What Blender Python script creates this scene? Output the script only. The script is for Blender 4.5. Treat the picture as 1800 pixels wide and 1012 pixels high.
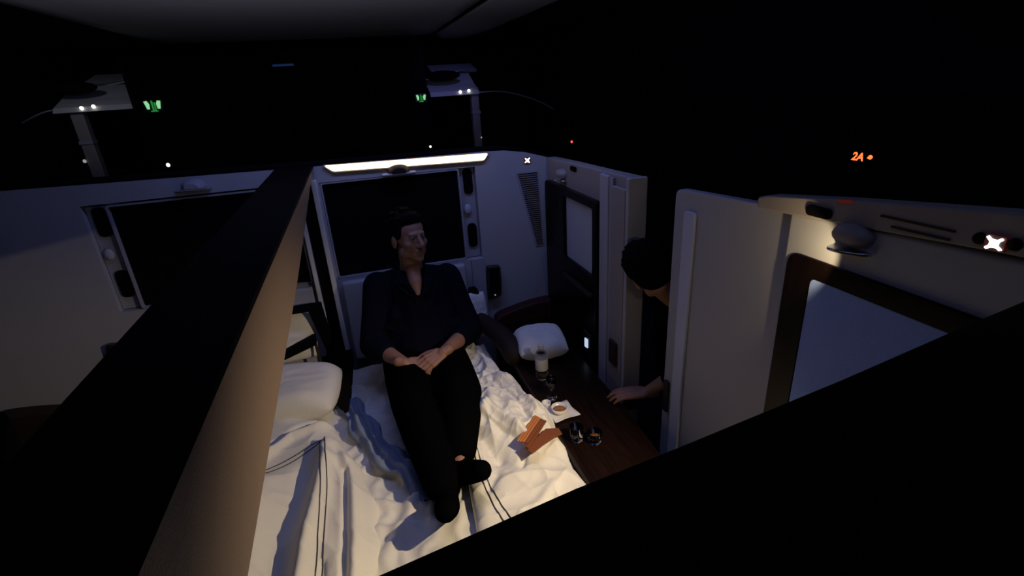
import bpy, bmesh, math, random
from mathutils import Vector, Matrix, noise
random.seed(4)
V = Vector
S = bpy.context.scene
COL = S.collection
for o in list(bpy.data.objects):
    bpy.data.objects.remove(o)

# ------------------------------------------------------------------ camera
cd = bpy.data.cameras.new('camera')
cam = bpy.data.objects.new('camera', cd); COL.objects.link(cam)
cd.sensor_width = 36.0
cd.lens = 890.0 / 1800.0 * 36.0
cd.clip_start = 0.02
right = V((0.95449412, -0.29250846, -0.0581359))
up = V((0.16234584, 0.34610298, 0.92404359))
back = right.cross(up)
cam.matrix_world = Matrix(((right.x, up.x, back.x, 0), (right.y, up.y, back.y, 0), (right.z, up.z, back.z, 1.9), (0, 0, 0, 1)))
S.camera = cam

# ------------------------------------------------------------------ world, view
w = bpy.data.worlds.new('night'); S.world = w
w.use_nodes = True
w.node_tree.nodes['Background'].inputs[0].default_value = (0.25, 0.3, 0.7, 1)
w.node_tree.nodes['Background'].inputs[1].default_value = 0.002
S.view_settings.view_transform = 'Standard'
S.view_settings.look = 'None'
S.view_settings.gamma = 1.0
S.view_settings.use_curve_mapping = False
S.view_settings.exposure = -0.08

# ------------------------------------------------------------------ reading lamp and added fill lights
def area(name, loc, target, size, sy, col, power):
    l = bpy.data.lights.new(name, 'AREA'); l.shape = 'RECTANGLE'; l.size = size; l.size_y = sy
    l.color = col; l.energy = power
    o = bpy.data.objects.new(name, l); COL.objects.link(o)
    o.location = loc
    o.rotation_euler = (V(target) - V(loc)).to_track_quat('-Z', 'Y').to_euler()
    return o
area('blue_fill_light', (0.25, 0.3, 2.42), (0.2, 2.75, 0.9), 2.2, 0.2, (0.34, 0.44, 1.0), 1.9)  # unseen blue fill above the view, added for the ambient glow
area('back_wall_fill_light', (0.35, 2.1, 2.44), (0.35, 2.75, 1.0), 1.6, 0.1, (0.30, 0.38, 1.0), 8.5)  # added blue fill out of view, brightens the back wall and spares the face
area('left_wall_fill_light', (-1.6, 0.6, 2.38), (-1.4, 2.75, 0.9), 1.0, 0.2, (0.5, 0.48, 1.0), 0.5)  # another unseen fill, added for the left suite wall
area('ceiling_fill_light', (-0.2, 3.1, 1.45), (-0.2, 3.9, 2.45), 2.6, 0.15, (0.80, 0.78, 1.0), 2.6)  # fill hidden behind the back wall, added to brighten the ceiling panels

def spot(name, loc, target, size, blend, radius, col, power):
    l = bpy.data.lights.new(name, 'SPOT'); l.spot_size = math.radians(size); l.spot_blend = blend
    l.shadow_soft_size = radius; l.color = col; l.energy = power
    o = bpy.data.objects.new(name, l); COL.objects.link(o)
    o.location = loc
    o.rotation_euler = (V(target) - V(loc)).to_track_quat('-Z', 'Y').to_euler()
    return o
spot('soffit_fill_left', (-2.25, 5.1, 2.42), (-2.32, 6.25, 1.9), 58, 0.7, 0.05, (0.80, 0.85, 1.0), 4.5)  # unseen spot added to brighten the left soffit
spot('soffit_fill_right', (1.05, 5.1, 2.42), (1.08, 6.25, 1.85), 56, 0.7, 0.05, (0.28, 0.30, 1.0), 10.0)  # added violet-blue spot, tints the right soffit
WARM = (1.0, 0.79, 0.52)
spot('reading_lamp_light', (0.925, 0.80, 1.51), (-0.07, 1.10, 0.5), 108, 0.65, 0.014, WARM, 62.0)
spot('reading_lamp_spill', (0.90, 0.80, 1.505), (1.0, 0.965, 1.48), 96, 0.45, 0.004, (1.0, 0.76, 0.42), 1.3)

# ------------------------------------------------------------------ materials
def mat(name, col, rough=0.6, metal=0.0, bump=0.0, bscale=60, var=0.06, vscale=6, emit=None, es=0, trans=0, ior=1.45, coat=0, sheen=0, spec=0.5):
    m = bpy.data.materials.new(name); m.use_nodes = True
    nt = m.node_tree; b = nt.nodes['Principled BSDF']
    b.inputs['Roughness'].default_value = rough
    b.inputs['Metallic'].default_value = metal
    b.inputs['IOR'].default_value = ior
    b.inputs['Specular IOR Level'].default_value = spec
    if trans: b.inputs['Transmission Weight'].default_value = trans
    if coat: b.inputs['Coat Weight'].default_value = coat; b.inputs['Coat Roughness'].default_value = 0.15
    if sheen: b.inputs['Sheen Weight'].default_value = sheen
    tc = nt.nodes.new('ShaderNodeTexCoord')
    n = nt.nodes.new('ShaderNodeTexNoise'); n.inputs['Scale'].default_value = vscale; n.inputs['Detail'].default_value = 4
    nt.links.new(tc.outputs['Object'], n.inputs['Vector'])
    r = nt.nodes.new('ShaderNodeMix'); r.data_type = 'RGBA'
    r.inputs[6].default_value = tuple(c * (1 - var) for c in col) + (1,)
    r.inputs[7].default_value = tuple(min(1, c * (1 + var)) for c in col) + (1,)
    nt.links.new(n.outputs['Fac'], r.inputs[0]); nt.links.new(r.outputs[2], b.inputs['Base Color'])
    if bump:
        n2 = nt.nodes.new('ShaderNodeTexNoise'); n2.inputs['Scale'].default_value = bscale; n2.inputs['Detail'].default_value = 6
        nt.links.new(tc.outputs['Object'], n2.inputs['Vector'])
        bp = nt.nodes.new('ShaderNodeBump'); bp.inputs['Strength'].default_value = bump; bp.inputs['Distance'].default_value = 0.01
        nt.links.new(n2.outputs['Fac'], bp.inputs['Height']); nt.links.new(bp.outputs[0], b.inputs['Normal'])
    if emit:
        b.inputs['Emission Color'].default_value = emit + (1,); b.inputs['Emission Strength'].default_value = es
    return m

def wood(name, c1, c2, rough=0.3, axis='Y'):
    m = mat(name, c1, rough, coat=0.0, spec=0.12)
    nt = m.node_tree; b = nt.nodes['Principled BSDF']
    tc = nt.nodes.new('ShaderNodeTexCoord'); mp = nt.nodes.new('ShaderNodeMapping')
    mp.inputs['Scale'].default_value = (30, 3, 30) if axis == 'Y' else (30, 30, 3)
    n = nt.nodes.new('ShaderNodeTexNoise'); n.inputs['Scale'].default_value = 1.5; n.inputs['Detail'].default_value = 8; n.inputs['Distortion'].default_value = 1.2
    cr = nt.nodes.new('ShaderNodeValToRGB'); cr.color_ramp.elements[0].position = 0.35; cr.color_ramp.elements[1].position = 0.68
    cr.color_ramp.elements[0].color = c1 + (1,); cr.color_ramp.elements[1].color = c2 + (1,)
    nt.links.new(tc.outputs['Object'], mp.inputs[0]); nt.links.new(mp.outputs[0], n.inputs['Vector'])
    nt.links.new(n.outputs['Fac'], cr.inputs[0]); nt.links.new(cr.outputs[0], b.inputs['Base Color'])
    return m

M = dict(
    shell=mat('cream_shell', (0.33, 0.33, 0.355), 0.5, var=0.03),
    shellw=mat('beige_shell', (0.26, 0.225, 0.205), 0.5, var=0.04),
    grey=mat('grey_trim', (0.28, 0.28, 0.32), 0.45),
    brightrail=mat('brushed_rail', (0.75, 0.75, 0.74), 0.35, metal=0.3),
    dark=mat('dark_plastic', (0.012, 0.012, 0.014), 0.4),
    blackmat=mat('matt_black', (0.003, 0.003, 0.004), 0.85, spec=0.06),
    leather=mat('dark_brown_leather', (0.022, 0.013, 0.009), 0.6, bump=0.3, bscale=250, spec=0.25),
    rleather=mat('oxblood_leather', (0.04, 0.011, 0.009), 0.6, bump=0.3, bscale=250, spec=0.25),
    blackleather=mat('near_black_leather', (0.0045, 0.003, 0.0025), 0.8, bump=0.3, bscale=250, spec=0.06),
    beam=mat('tan_leather', (0.155, 0.112, 0.088), 0.55, bump=0.25, bscale=300, spec=0.3),
    woodd=wood('dark_mahogany', (0.006, 0.003, 0.002), (0.013, 0.0055, 0.0035)),
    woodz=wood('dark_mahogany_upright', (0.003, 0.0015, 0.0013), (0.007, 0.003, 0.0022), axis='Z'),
    blind=mat('pale_roller_blind', (0.36, 0.37, 0.42), 0.8, bump=0.15, bscale=150),
    sheet=mat('white_cotton', (0.72, 0.70, 0.64), 0.9, bump=0.12, bscale=200, var=0.02, sheen=0.1),
    duvet=mat('white_duvet_cotton', (0.78, 0.75, 0.66), 0.88, bump=0.1, bscale=120, var=0.02, sheen=0.1),
    thread=mat('dark_embroidery_thread', (0.06, 0.055, 0.05), 0.8),
    blanket=mat('slate_blue_cotton', (0.20, 0.24, 0.33), 0.9, bump=0.2, bscale=150),
    chrome=mat('chrome', (0.7, 0.75, 0.8), 0.2, metal=1.0),
    skin=mat('skin', (0.27, 0.135, 0.085), 0.55, bump=0.1, bscale=80, var=0.05),
    hair=mat('black_hair', (0.003, 0.0025, 0.0025), 0.8, bump=0.6, bscale=200, spec=0.05),
    shirt=mat('navy_cotton', (0.003, 0.0035, 0.009), 0.9, bump=0.3, bscale=90, spec=0.05),
    trouser=mat('black_wool', (0.0022, 0.0022, 0.0026), 0.95, bump=0.3, bscale=90, spec=0.0),
    sock=mat('black_knit', (0.002, 0.002, 0.0026), 0.95, spec=0.0),
    porcelain=mat('white_porcelain', (0.75, 0.73, 0.70), 0.2),
    amber=mat('amber_liquid', (0.30, 0.10, 0.02), 0.15),
    label=mat('paper_label', (0.50, 0.48, 0.47), 0.7),
    orange=mat('orange_brown_leather', (0.55, 0.19, 0.045), 0.5, bump=0.2, bscale=200),
    brown=mat('chestnut_leather', (0.20, 0.06, 0.022), 0.5, bump=0.2, bscale=200),
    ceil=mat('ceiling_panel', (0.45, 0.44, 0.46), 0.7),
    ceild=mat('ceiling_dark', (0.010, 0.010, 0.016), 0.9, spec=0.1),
    floor=mat('dark_carpet', (0.012, 0.011, 0.016), 0.95, bump=0.5, bscale=300),
    eye=mat('eye_white', (0.13, 0.12, 0.12), 0.6, spec=0.15),
)
def glow(name, col, s):
    m = mat(name, (0.02, 0.02, 0.02), 0.5, emit=col, es=s); return m
M['bar'] = glow('warm_diffuser', (1.0, 0.74, 0.46), 4.0)
M['sign'] = glow('white_sign_glow', (1.0, 0.9, 0.84), 5)
M['signhalo'] = glow('red_sign_halo', (0.35, 0.01, 0.005), 0.07)  # red halo around the lit symbol, painted as a glowing plate
M['red'] = glow('red_digit_glow', (1.0, 0.13, 0.03), 2.6)
M['reddot'] = glow('red_indicator', (1.0, 0.10, 0.08), 1.6)
M['redreflect'] = glow('red_rim_reflection', (0.8, 0.06, 0.02), 0.07)  # red reflection on the panel rim, painted as a faint glow
M['green'] = glow('green_exit_glow', (0.03, 0.42, 0.07), 0.5)
M['greenp'] = glow('pale_green_glow', (0.35, 0.9, 0.42), 0.8)
M['white'] = glow('white_indicator', (1.0, 0.95, 0.85), 2.0)
M['dim'] = glow('dim_indicator', (0.8, 0.85, 0.9), 0.35)
M['screen'] = glow('pale_blue_screen', (0.62, 0.75, 1.0), 0.85)
M['blueglint'] = glow('blue_reflection_glow', (0.02, 0.06, 0.22), 0.22)  # glint of blue light, painted as a glowing surface
M['blind_bluelight'] = mat('roller_blind_blue_light', (0.26, 0.37, 0.75), 0.8, bump=0.15, bscale=150)  # pale blind with the blue light on it put into the colour
M['ridge'] = mat('pale_blue_grey_grip', (0.44, 0.47, 0.60), 0.45)
M['glass'] = mat('clear_glass', (0.9, 0.9, 0.9), 0.03, trans=1.0, ior=1.45)

# ------------------------------------------------------------------ mesh helpers
WL = {}
def thing(name, label, cat, loc, group=None):
    o = bpy.data.objects.new(name, None); COL.objects.link(o); o.location = loc
    o.empty_display_size = 0.05
    o['label'] = label; o['category'] = cat
    if group: o['group'] = group
    WL[o] = V(loc); return o
def tag(o, label, cat, group=None, kind=None):
    o['label'] = label; o['category'] = cat
    if group: o['group'] = group
    if kind: o['kind'] = kind
    return o
def obj(name, bm, m, parent=None, smooth=False, bev=0, seg=3, angle=40):
    """links one mesh object; the bmesh is in world coordinates"""
    bmesh.ops.recalc_face_normals(bm, faces=bm.faces)
    if parent is not None: org = WL[parent]
    else:
        lo = V([min(v.co[i] for v in bm.verts) for i in range(3)]); hi = V([max(v.co[i] for v in bm.verts) for i in range(3)])
        org = V(((lo.x + hi.x) / 2, (lo.y + hi.y) / 2, lo.z))
    bmesh.ops.translate(bm, verts=bm.verts, vec=-org)
    me = bpy.data.meshes.new(name); bm.to_mesh(me); bm.free()
    o = bpy.data.objects.new(name, me); COL.objects.link(o)
    mm = m if isinstance(m, (list, tuple)) else [m]
    for q in mm: me.materials.append(q)
    if parent is not None: o.parent = parent
    else: o.location = org
    WL[o] = org
    if smooth:
        for p in me.polygons: p.use_smooth = True
    if bev:
        b = o.modifiers.new('bevel', 'BEVEL'); b.width = bev; b.segments = seg; b.limit_method = 'ANGLE'; b.angle_limit = math.radians(angle)
        for p in me.polygons: p.use_smooth = True
        wn = o.modifiers.new('wn', 'WEIGHTED_NORMAL'); wn.keep_sharp = True
    return o
def struct(name, bm, m, parent=None, **k):
    o = obj(name, bm, m, parent, **k)
    if parent is None: o['kind'] = 'structure'
    return o
def B(): return bmesh.new()
def box(bm, x0, x1, y0, y1, z0, z1, mi=0):
    v = [bm.verts.new(c) for c in ((x0,y0,z0),(x1,y0,z0),(x1,y1,z0),(x0,y1,z0),(x0,y0,z1),(x1,y0,z1),(x1,y1,z1),(x0,y1,z1))]
    for f in ((0,3,2,1),(4,5,6,7),(0,1,5,4),(1,2,6,5),(2,3,7,6),(3,0,4,7)):
        bm.faces.new([v[i] for i in f]).material_index = mi
    return bm
def prism(bm, pts, axis, a, b, mi=0):
    """2-D outline extruded along an axis: X: pts=(y,z); Y: pts=(x,z); Z: pts=(x,y)"""
    def P(p, t): return {'X': (t, p[0], p[1]), 'Y': (p[0], t, p[1]), 'Z': (p[0], p[1], t)}[axis]
    A = [bm.verts.new(P(p, a)) for p in pts]; Bv = [bm.verts.new(P(p, b)) for p in pts]
    n = len(pts)
    bm.faces.new(A).material_index = mi; bm.faces.new(Bv[::-1]).material_index = mi
    for i in range(n):
        bm.faces.new((A[i], Bv[i], Bv[(i + 1) % n], A[(i + 1) % n])).material_index = mi
    return bm
def roundpoly(pts, rs, seg=5):
    """rounds the corners of a polygon"""
    out = []
    n = len(pts)
    if not isinstance(rs, (list, tuple)): rs = [rs] * n
    for i in range(n):
        p = V(pts[i]).to_2d(); a = V(pts[i - 1]).to_2d(); b = V(pts[(i + 1) % n]).to_2d(); r = rs[i]
        if r <= 0: out.append(tuple(p)); continue
        u = (a - p); v = (b - p); r = min(r, u.length * .49, v.length * .49)
        s = p + u.normalized() * r; e = p + v.normalized() * r
        for k in range(seg + 1):
            t = k / seg
            q = s * (1 - t) ** 2 + p * 2 * t * (1 - t) + e * t * t
            out.append((q.x, q.y))
    return out
def frame(bm, outer, inner, axis, a, b):
    """ring between two outlines of the same point count, extruded"""
    def P(p, t): return {'X': (t, p[0], p[1]), 'Y': (p[0], t, p[1]), 'Z': (p[0], p[1], t)}[axis]
    n = len(outer)
    r = [[bm.verts.new(P(p, t)) for p in L] for L, t in ((outer, a), (inner, a), (inner, b), (outer, b))]
    for q in range(4):
        for i in range(n):
            j = (i + 1) % n
            bm.faces.new((r[q][i], r[q][j], r[(q + 1) % 4][j], r[(q + 1) % 4][i]))
    return bm
def tube(bm, pts, r, n=10, cap=True):
    pts = [V(p) for p in pts]; rs = r if isinstance(r, (list, tuple)) else [r] * len(pts)
    rings = []; prev = None
    for i, p in enumerate(pts):
        d = (pts[min(i + 1, len(pts) - 1)] - pts[max(i - 1, 0)]).normalized()
        if prev is None:
            a = d.orthogonal().normalized()
        else:
            a = (prev - d * prev.dot(d)).normalized()
        prev = a; c = d.cross(a)
        rings.append([bm.verts.new(p + (a * math.cos(t) + c * math.sin(t)) * rs[i]) for t in [2 * math.pi * k / n for k in range(n)]])
    for A, C2 in zip(rings, rings[1:]):
        for k in range(n): bm.faces.new((A[k], A[(k + 1) % n], C2[(k + 1) % n], C2[k]))
    if cap: bm.faces.new(rings[0][::-1]); bm.faces.new(rings[-1])
    return bm
def lathe(bm, prof, c, n=32, axis='Z', mi=0):
    c = V(c); rings = []
    for r, h in prof:
        ring = []
        for k in range(n):
            t = 2 * math.pi * k / n; x, y = r * math.cos(t), r * math.sin(t)
            ring.append(bm.verts.new(c + (V((x, y, h)) if axis == 'Z' else V((h, x, y)) if axis == 'X' else V((x, h, y)))))
        rings.append(ring)
    for A, C2 in zip(rings, rings[1:]):
        for k in range(n): bm.faces.new((A[k], A[(k + 1) % n], C2[(k + 1) % n], C2[k])).material_index = mi
    bm.faces.new(rings[0][::-1]).material_index = mi; bm.faces.new(rings[-1]).material_index = mi
    return bm
def ell(bm, c, r, rot=None, u=20, v=14):
    m = Matrix.Translation(V(c)) @ (rot.to_4x4() if rot is not None else Matrix.Identity(4)) @ Matrix.Diagonal((r[0], r[1], r[2], 1))
    bmesh.ops.create_uvsphere(bm, u_segments=u, v_segments=v, radius=1, matrix=m)
    return bm
def cap(bm, a, b, ra, rb, n=14):
    """tapered capsule, used as volume before a voxel remesh joins everything into one skin"""
    a, b = V(a), V(b); d = (b - a); L = d.length
    ell(bm, a, (ra, ra, ra), u=n, v=8); ell(bm, b, (rb, rb, rb), u=n, v=8)
    if L > 1e-5: tube(bm, [a, a + d * .5, b], [ra, (ra + rb) / 2, rb], n)
def chain(bm, pts, rs):
    for i in range(len(pts) - 1): cap(bm, pts[i], pts[i + 1], rs[i], rs[i + 1])
def remesh(o, vox, smooth=4, fac=0.5):
    r = o.modifiers.new('one_surface', 'REMESH'); r.mode = 'VOXEL'; r.voxel_size = vox; r.use_smooth_shade = True
    s = o.modifiers.new('soften', 'SMOOTH'); s.iterations = smooth; s.factor = fac
    return o
def sst(a, b, x):
    t = max(0, min(1, (x - a) / (b - a))); return t * t * (3 - 2 * t)
def bez(pts, n=10):
    """Catmull-Rom through points"""
    P = [V(p) for p in pts]; out = []
    for i in range(len(P) - 1):
        p0, p1, p2, p3 = P[max(i - 1, 0)], P[i], P[i + 1], P[min(i + 2, len(P) - 1)]
        for k in range(n):
            t = k / n
            out.append(0.5 * ((2 * p1) + (p2 - p0) * t + (2 * p0 - 5 * p1 + 4 * p2 - p3) * t * t + (3 * p1 - p0 - 3 * p2 + p3) * t ** 3))
    out.append(P[-1]); return out

# ================================================================== THE SETTING
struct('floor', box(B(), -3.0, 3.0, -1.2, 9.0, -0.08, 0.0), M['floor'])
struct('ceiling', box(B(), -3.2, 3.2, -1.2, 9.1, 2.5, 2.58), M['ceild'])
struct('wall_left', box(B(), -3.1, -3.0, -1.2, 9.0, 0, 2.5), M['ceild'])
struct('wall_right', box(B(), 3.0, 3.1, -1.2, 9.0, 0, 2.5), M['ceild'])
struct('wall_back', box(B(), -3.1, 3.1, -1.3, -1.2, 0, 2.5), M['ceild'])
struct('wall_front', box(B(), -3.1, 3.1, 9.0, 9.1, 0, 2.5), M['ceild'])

def ceiling_panel(x0, x1, y0, y1, label):
    t = thing('ceiling_panel', label, 'ceiling panel', ((x0 + x1) / 2, (y0 + y1) / 2, 2.44), 'pale curved ceiling panels')
    bm = B(); n = 24; N = 10
    rows = []
    for j in range(N + 1):
        v = j / N; y = y0 + (y1 - y0) * v
        row = []
        for i in range(n + 1):
            u = i / n
            endc = 0.05 * (2 * u - 1) ** 2
            sag = 0.05 * sst(0.9, 1.0, v)
            row.append(bm.verts.new((x0 + (x1 - x0) * u, y - (0.9 * (2 * u - 1) ** 2 * v if v > .5 else 0), 2.45 + endc * .3 + sag)))
        rows.append(row)
    for a, b in zip(rows, rows[1:]):
        for i in range(n): bm.faces.new((a[i], a[i + 1], b[i + 1], b[i]))
    p = obj('panel_skin', bm, M['ceil'], t, smooth=True)
    s = p.modifiers.new('thick', 'SOLIDIFY'); s.thickness = 0.02; s.offset = 1
    bm = B(); box(bm, x0 + .02, x1 - .02, y0, y0 + .04, 2.47, 2.5)
    obj('mounting_rail', bm, M['grey'], t)
ceiling_panel(-1.75, 1.06, 2.6, 7.9, 'broad grey ceiling panel at the top left of the view, left of the dark seam')
ceiling_panel(1.14, 1.72, 2.6, 7.8, 'narrow grey ceiling panel right of the dark diagonal ceiling seam')

# ---- far end of the cabin: dark central monument between two aisles
struct('wall_monument', box(B(), -1.98, 0.86, 6.0, 6.6, 0, 2.30), M['blackmat'])
def side_aisle(sx, x0, x1, zt, wide, glowp, lab_s, lab_p, lab_a, lab_l, lights, col):
    # lit soffit seen past the monument
    t = thing('soffit_panel', lab_s, 'ceiling panel', ((x0 + x1) / 2, 6.6, zt), 'lit soffits at the far aisle ends')
    prism(bm := B(), [(6.06, zt - .015), (6.10, zt + .03), (6.30, zt + .10), (6.55, zt + .22), (6.6, zt + .20), (6.4, zt + .06), (6.2, zt - .02)], 'X', x0, x1)
    obj('soffit_skin', bm, M['ceil'], t)
    bm = B(); prism(bm, [(6.60, zt + .255), (6.95, zt + .34), (7.0, zt + .32), (6.65, zt + .23)], 'X', x0 + .12, x1 + .12 * sx)
    obj('light_cove', bm, M['ceil'], t)
    bm = B(); tube(bm, [(x0 + .05, 6.5, zt + .17), (x1, 6.62, zt + .27)], .009, 8); obj('cove_trim', bm, M['ceil'], t, smooth=True)
    bm = B(); ell(bm, (x0 + .18, 6.2, zt + .20), (.20, .08, .055)); obj('dome', bm, M['blackmat'], t, smooth=True)
    for (lx, ly) in lights:
        bm = B(); lathe(bm, [(.0005, -.022), (.014, -.022), (.018, -.012), (.0005, .008)], (lx, 6.08, zt + .018 + (ly - 6.12) * .4), 20, 'Y')
        tag(obj('downlight', bm, M['white'], None, smooth=True), lab_l[lights.index((lx, ly))], 'downlight', 'small white downlights in the far soffits')
side_aisle(-1, -2.66, -2.0, 1.88, .6, 1, 'pale lit soffit far left, left of the green exit sign', '', '', ['left of the two white downlights left of the far-left green exit sign', 'right and broader of the two white downlights beside the far-left green exit sign'], [(-2.42, 6.12), (-2.32, 6.14)], 0)
side_aisle(1, 0.90, 1.46, 1.80, .6, 1, 'violet lit soffit far away above the light bar, right of the small exit sign', '', '', ['small dim left one of the two downlights on the violet soffit', 'brighter right one of the two downlights on the violet soffit'], [(1.24, 6.12), (1.34, 6.14)], 0)
def post(x0, x1, lab):
    t = thing('doorway_post', lab, 'post', ((x0 + x1) / 2, 6.15, 0))
    obj('post_body', box(B(), x0, x1, 6.1, 6.2, 0, 1.86), M['shellw'], t, bev=.01)
    obj('post_joint', box(B(), x0 - .004, x1 + .004, 6.09, 6.2, 1.57, 1.60), M['grey'], t)
post(-2.55, -2.44, 'pale upright post far left below the lit soffit')
post(1.37, 1.46, 'dim pale upright post far away under the violet soffit')
def arc(pts, lab):
    return tag(obj('arched_trim', tube(B(), bez(pts, 8), 0.008, 8), M['grey'], None, smooth=True), lab, 'trim')
arc([(1.46, 6.1, 1.80), (1.75, 6.1, 1.79), (2.05, 6.1, 1.71), (2.3, 6.1, 1.60), (2.5, 6.1, 1.46), (2.56, 6.1, 1.38)], 'thin curved trim line descending right of the violet soffit')
arc([(-2.6, 6.1, 1.90), (-2.75, 6.1, 1.88), (-2.95, 6.1, 1.80)], 'thin curved trim line running off left of the far-left soffit')

def exit_sign(x, z, s, lab):
    t = thing('exit_sign', lab, 'exit sign', (x, 5.96, z), 'green running-man exit signs')
    obj('housing', box(B(), x - .085 * s, x + .085 * s, 5.955, 6.0, z - .06 * s, z + .06 * s), M['dark'], t, bev=.004)
    bm = B()
    # doorway and running figure pictogram
    box(bm, x - .012 * s, x + .002 * s, 5.945, 5.955, z - .05 * s, z + .045 * s)
    box(bm, x + .01 * s, x + .02 * s, 5.945, 5.955, z - .05 * s, z + .03 * s)
    box(bm, x - .03 * s, x + .03 * s, 5.945, 5.955, z - .055 * s, z - .045 * s)
    obj('green_field', bm, M['green'], t)
    for sg in (-1, 1):
        bm = B()
        prism(bm, [(x + sg * .035 * s, z - .03 * s), (x + sg * .055 * s, z - .03 * s), (x + sg * .07 * s, z + .04 * s), (x + sg * .045 * s, z + .045 * s), (x + sg * .03 * s, z + .015 * s)], 'Y', 5.942, 5.955)
        obj('arrow', bm, M['greenp'], t)
exit_sign(-1.79, 1.88, 1.0, 'green exit sign far left, the larger and brighter one')
exit_sign(0.775, 1.785, 0.75, 'small green exit sign far away, left of the violet soffit')
def led(x, y, z, r, m, lab, grp=None):
    tag(obj('indicator_light', ell(B(), (x, y, z), (r, .01, r * 1.1), u=12, v=8), m, None, smooth=True), lab, 'indicator light', grp)
led(-1.83, 5.99, 1.318, .018, M['white'], 'tiny bright white light in the dark, above the left suite top edge')
led(-2.56, 6.09, 1.415, .016, M['dim'], 'tiny dim light at the foot of the far-left post')
led(0.82, 5.99, 1.26, .013, M['white'], 'tiny white light just above the warm light bar')
led(1.45, 6.09, 1.30, .008, M['dim'], 'faint speck of light beside the dim far post')
struct('wall_outboard', box(B(), 2.3, 2.36, 0.3, 5.9, 0, 1.75), M['blackmat'])
led(2.29, 5.35, 1.24, .013, M['reddot'], 'tiny red light in the dark above the small oval slot')
tag(obj('blue_glint', box(B(), -0.66, -0.46, 5.97, 6.0, 2.17, 2.19), M['blueglint'], None, bev=.004), 'short dim blue reflection high in the dark centre left', 'light strip')  # no lamp: a blue glint built as a small glowing bar

# ================================================================== SUITE SHELL
# back wall, with two dark recesses cut in
def wall_with_holes(bm, outline, holes, axis, a, b):
    """strips: outline top is polyline; built from columns between sorted x breakpoints"""
    xs = sorted(set([p[0] for p in outline] + [h[0] for h in holes] + [h[1] for h in holes]))
    def top(x):
        for p, q in zip(outline, outline[1:]):
            if p[0] - 1e-9 <= x <= q[0] + 1e-9: return p[1] + (q[1] - p[1]) * (x - p[0]) / (q[0] - p[0])
    for x0, x1 in zip(xs, xs[1:]):
        if x1 - x0 < 1e-6: continue
        hs = [h for h in holes if h[0] <= x0 + 1e-9 and h[1] >= x1 - 1e-9]
        if hs:
            h = hs[0]
            prism(bm, [(x0, 0), (x1, 0), (x1, h[2]), (x0, h[2])], axis, a, b)
            prism(bm, [(x0, h[3]), (x1, h[3]), (x1, top(x1)), (x0, top(x0))], axis, a, b)
        else:
            prism(bm, [(x0, 0), (x1, 0), (x1, top(x1)), (x0, top(x0))], axis, a, b)
    bmesh.ops.remove_doubles(bm, verts=bm.verts, dist=1e-5)
    # drop the internal faces between columns
    seen = {}
    for f in list(bm.faces):
        k = tuple(sorted(v.index for v in f.verts)) if False else tuple(sorted((round(v.co.x, 5), round(v.co.y, 5), round(v.co.z, 5)) for v in f.verts))
        seen.setdefault(k, []).append(f)
    for fs in seen.values():
        if len(fs) > 1: bmesh.ops.delete(bm, geom=fs, context='FACES_ONLY')
    return bm
TOP = [(-1.9, 1.595), (-1.0, 1.575), (-0.31, 1.562), (0.66, 1.553), (0.78, 1.548), (0.9, 1.528), (1.02, 1.492), (1.08, 1.47)]
bm = wall_with_holes(B(), TOP, [(-1.24, -0.33, 0.955, 1.487), (-0.205, 0.605, 0.955, 1.48)], 'Y', 2.75, 2.83)
struct('wall_headboard', bm, M['shell'])
bm = B()
pts = [(x, z) for x, z in TOP]
for (p, q) in zip(pts, pts[1:]):
    prism(bm, [p, q, (q[0], q[1] + .014), (p[0], p[1] + .014)], 'Y', 2.765, 2.90)
struct('trim_1', bm, M['blackmat'])

def back_panel(x0, x1, xr, side, lab):
    """black padded panel in the recess with pale bead and a narrow side channel"""
    t = thing('back_panel', lab, 'wall panel', ((x0 + x1) / 2, 2.79, .955), 'black recessed wall panels behind the beds')
    obj('screen_cloth', box(B(), x0 + .006, x1 - .006, 2.772, 2.80, .962, 1.474), M['blackmat'], t, bev=.008)
    o = roundpoly([(x0, .957), (x1, .957), (x1, 1.478), (x0, 1.478)], .012)
    i = roundpoly([(x0 + .008, .965), (x1 - .008, .965), (x1 - .008, 1.470), (x0 + .008, 1.470)], .010)
    obj('bead', frame(B(), o, i, 'Y', 2.752, 2.775), M['grey'], t)
    # channel with two small glossy catches
    c0, c1 = (x1 + .004, xr - .003) if side > 0 else (xr + .003, x0 - .004)
    ch = obj('side_channel', box(B(), c0, c1, 2.785, 2.80, .96, 1.476), M['grey'], t)
    for zz in (1.40, 1.09):
        bm = B(); prism(bm, roundpoly([(c0 + .02, zz - .07), (c1 - .012, zz - .07), (c1 - .012, zz + .07), (c0 + .02, zz + .07)], .03), 'Y', 2.775, 2.786)
        obj('slot_cover', bm, M['blackmat'], ch)
    bm = B(); ell(bm, ((c0 + c1) / 2 - .012, 2.775, 1.245), (.022, .014, .03)); obj('catch', bm, M['blind'], ch, smooth=True)
back_panel(-0.203, 0.515, 0.605, 1, 'black recessed panel behind the seated person')
back_panel(-1.145, -0.335, -1.24, -1, 'black recessed panel of the left suite, beyond the leather-topped beam')
# lower pilaster strip beside the seat (dark reveal on the right of the seat back)
struct('trim_2', box(B(), .535, .612, 2.735, 2.75, .55, .955), M['grey'])

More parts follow.
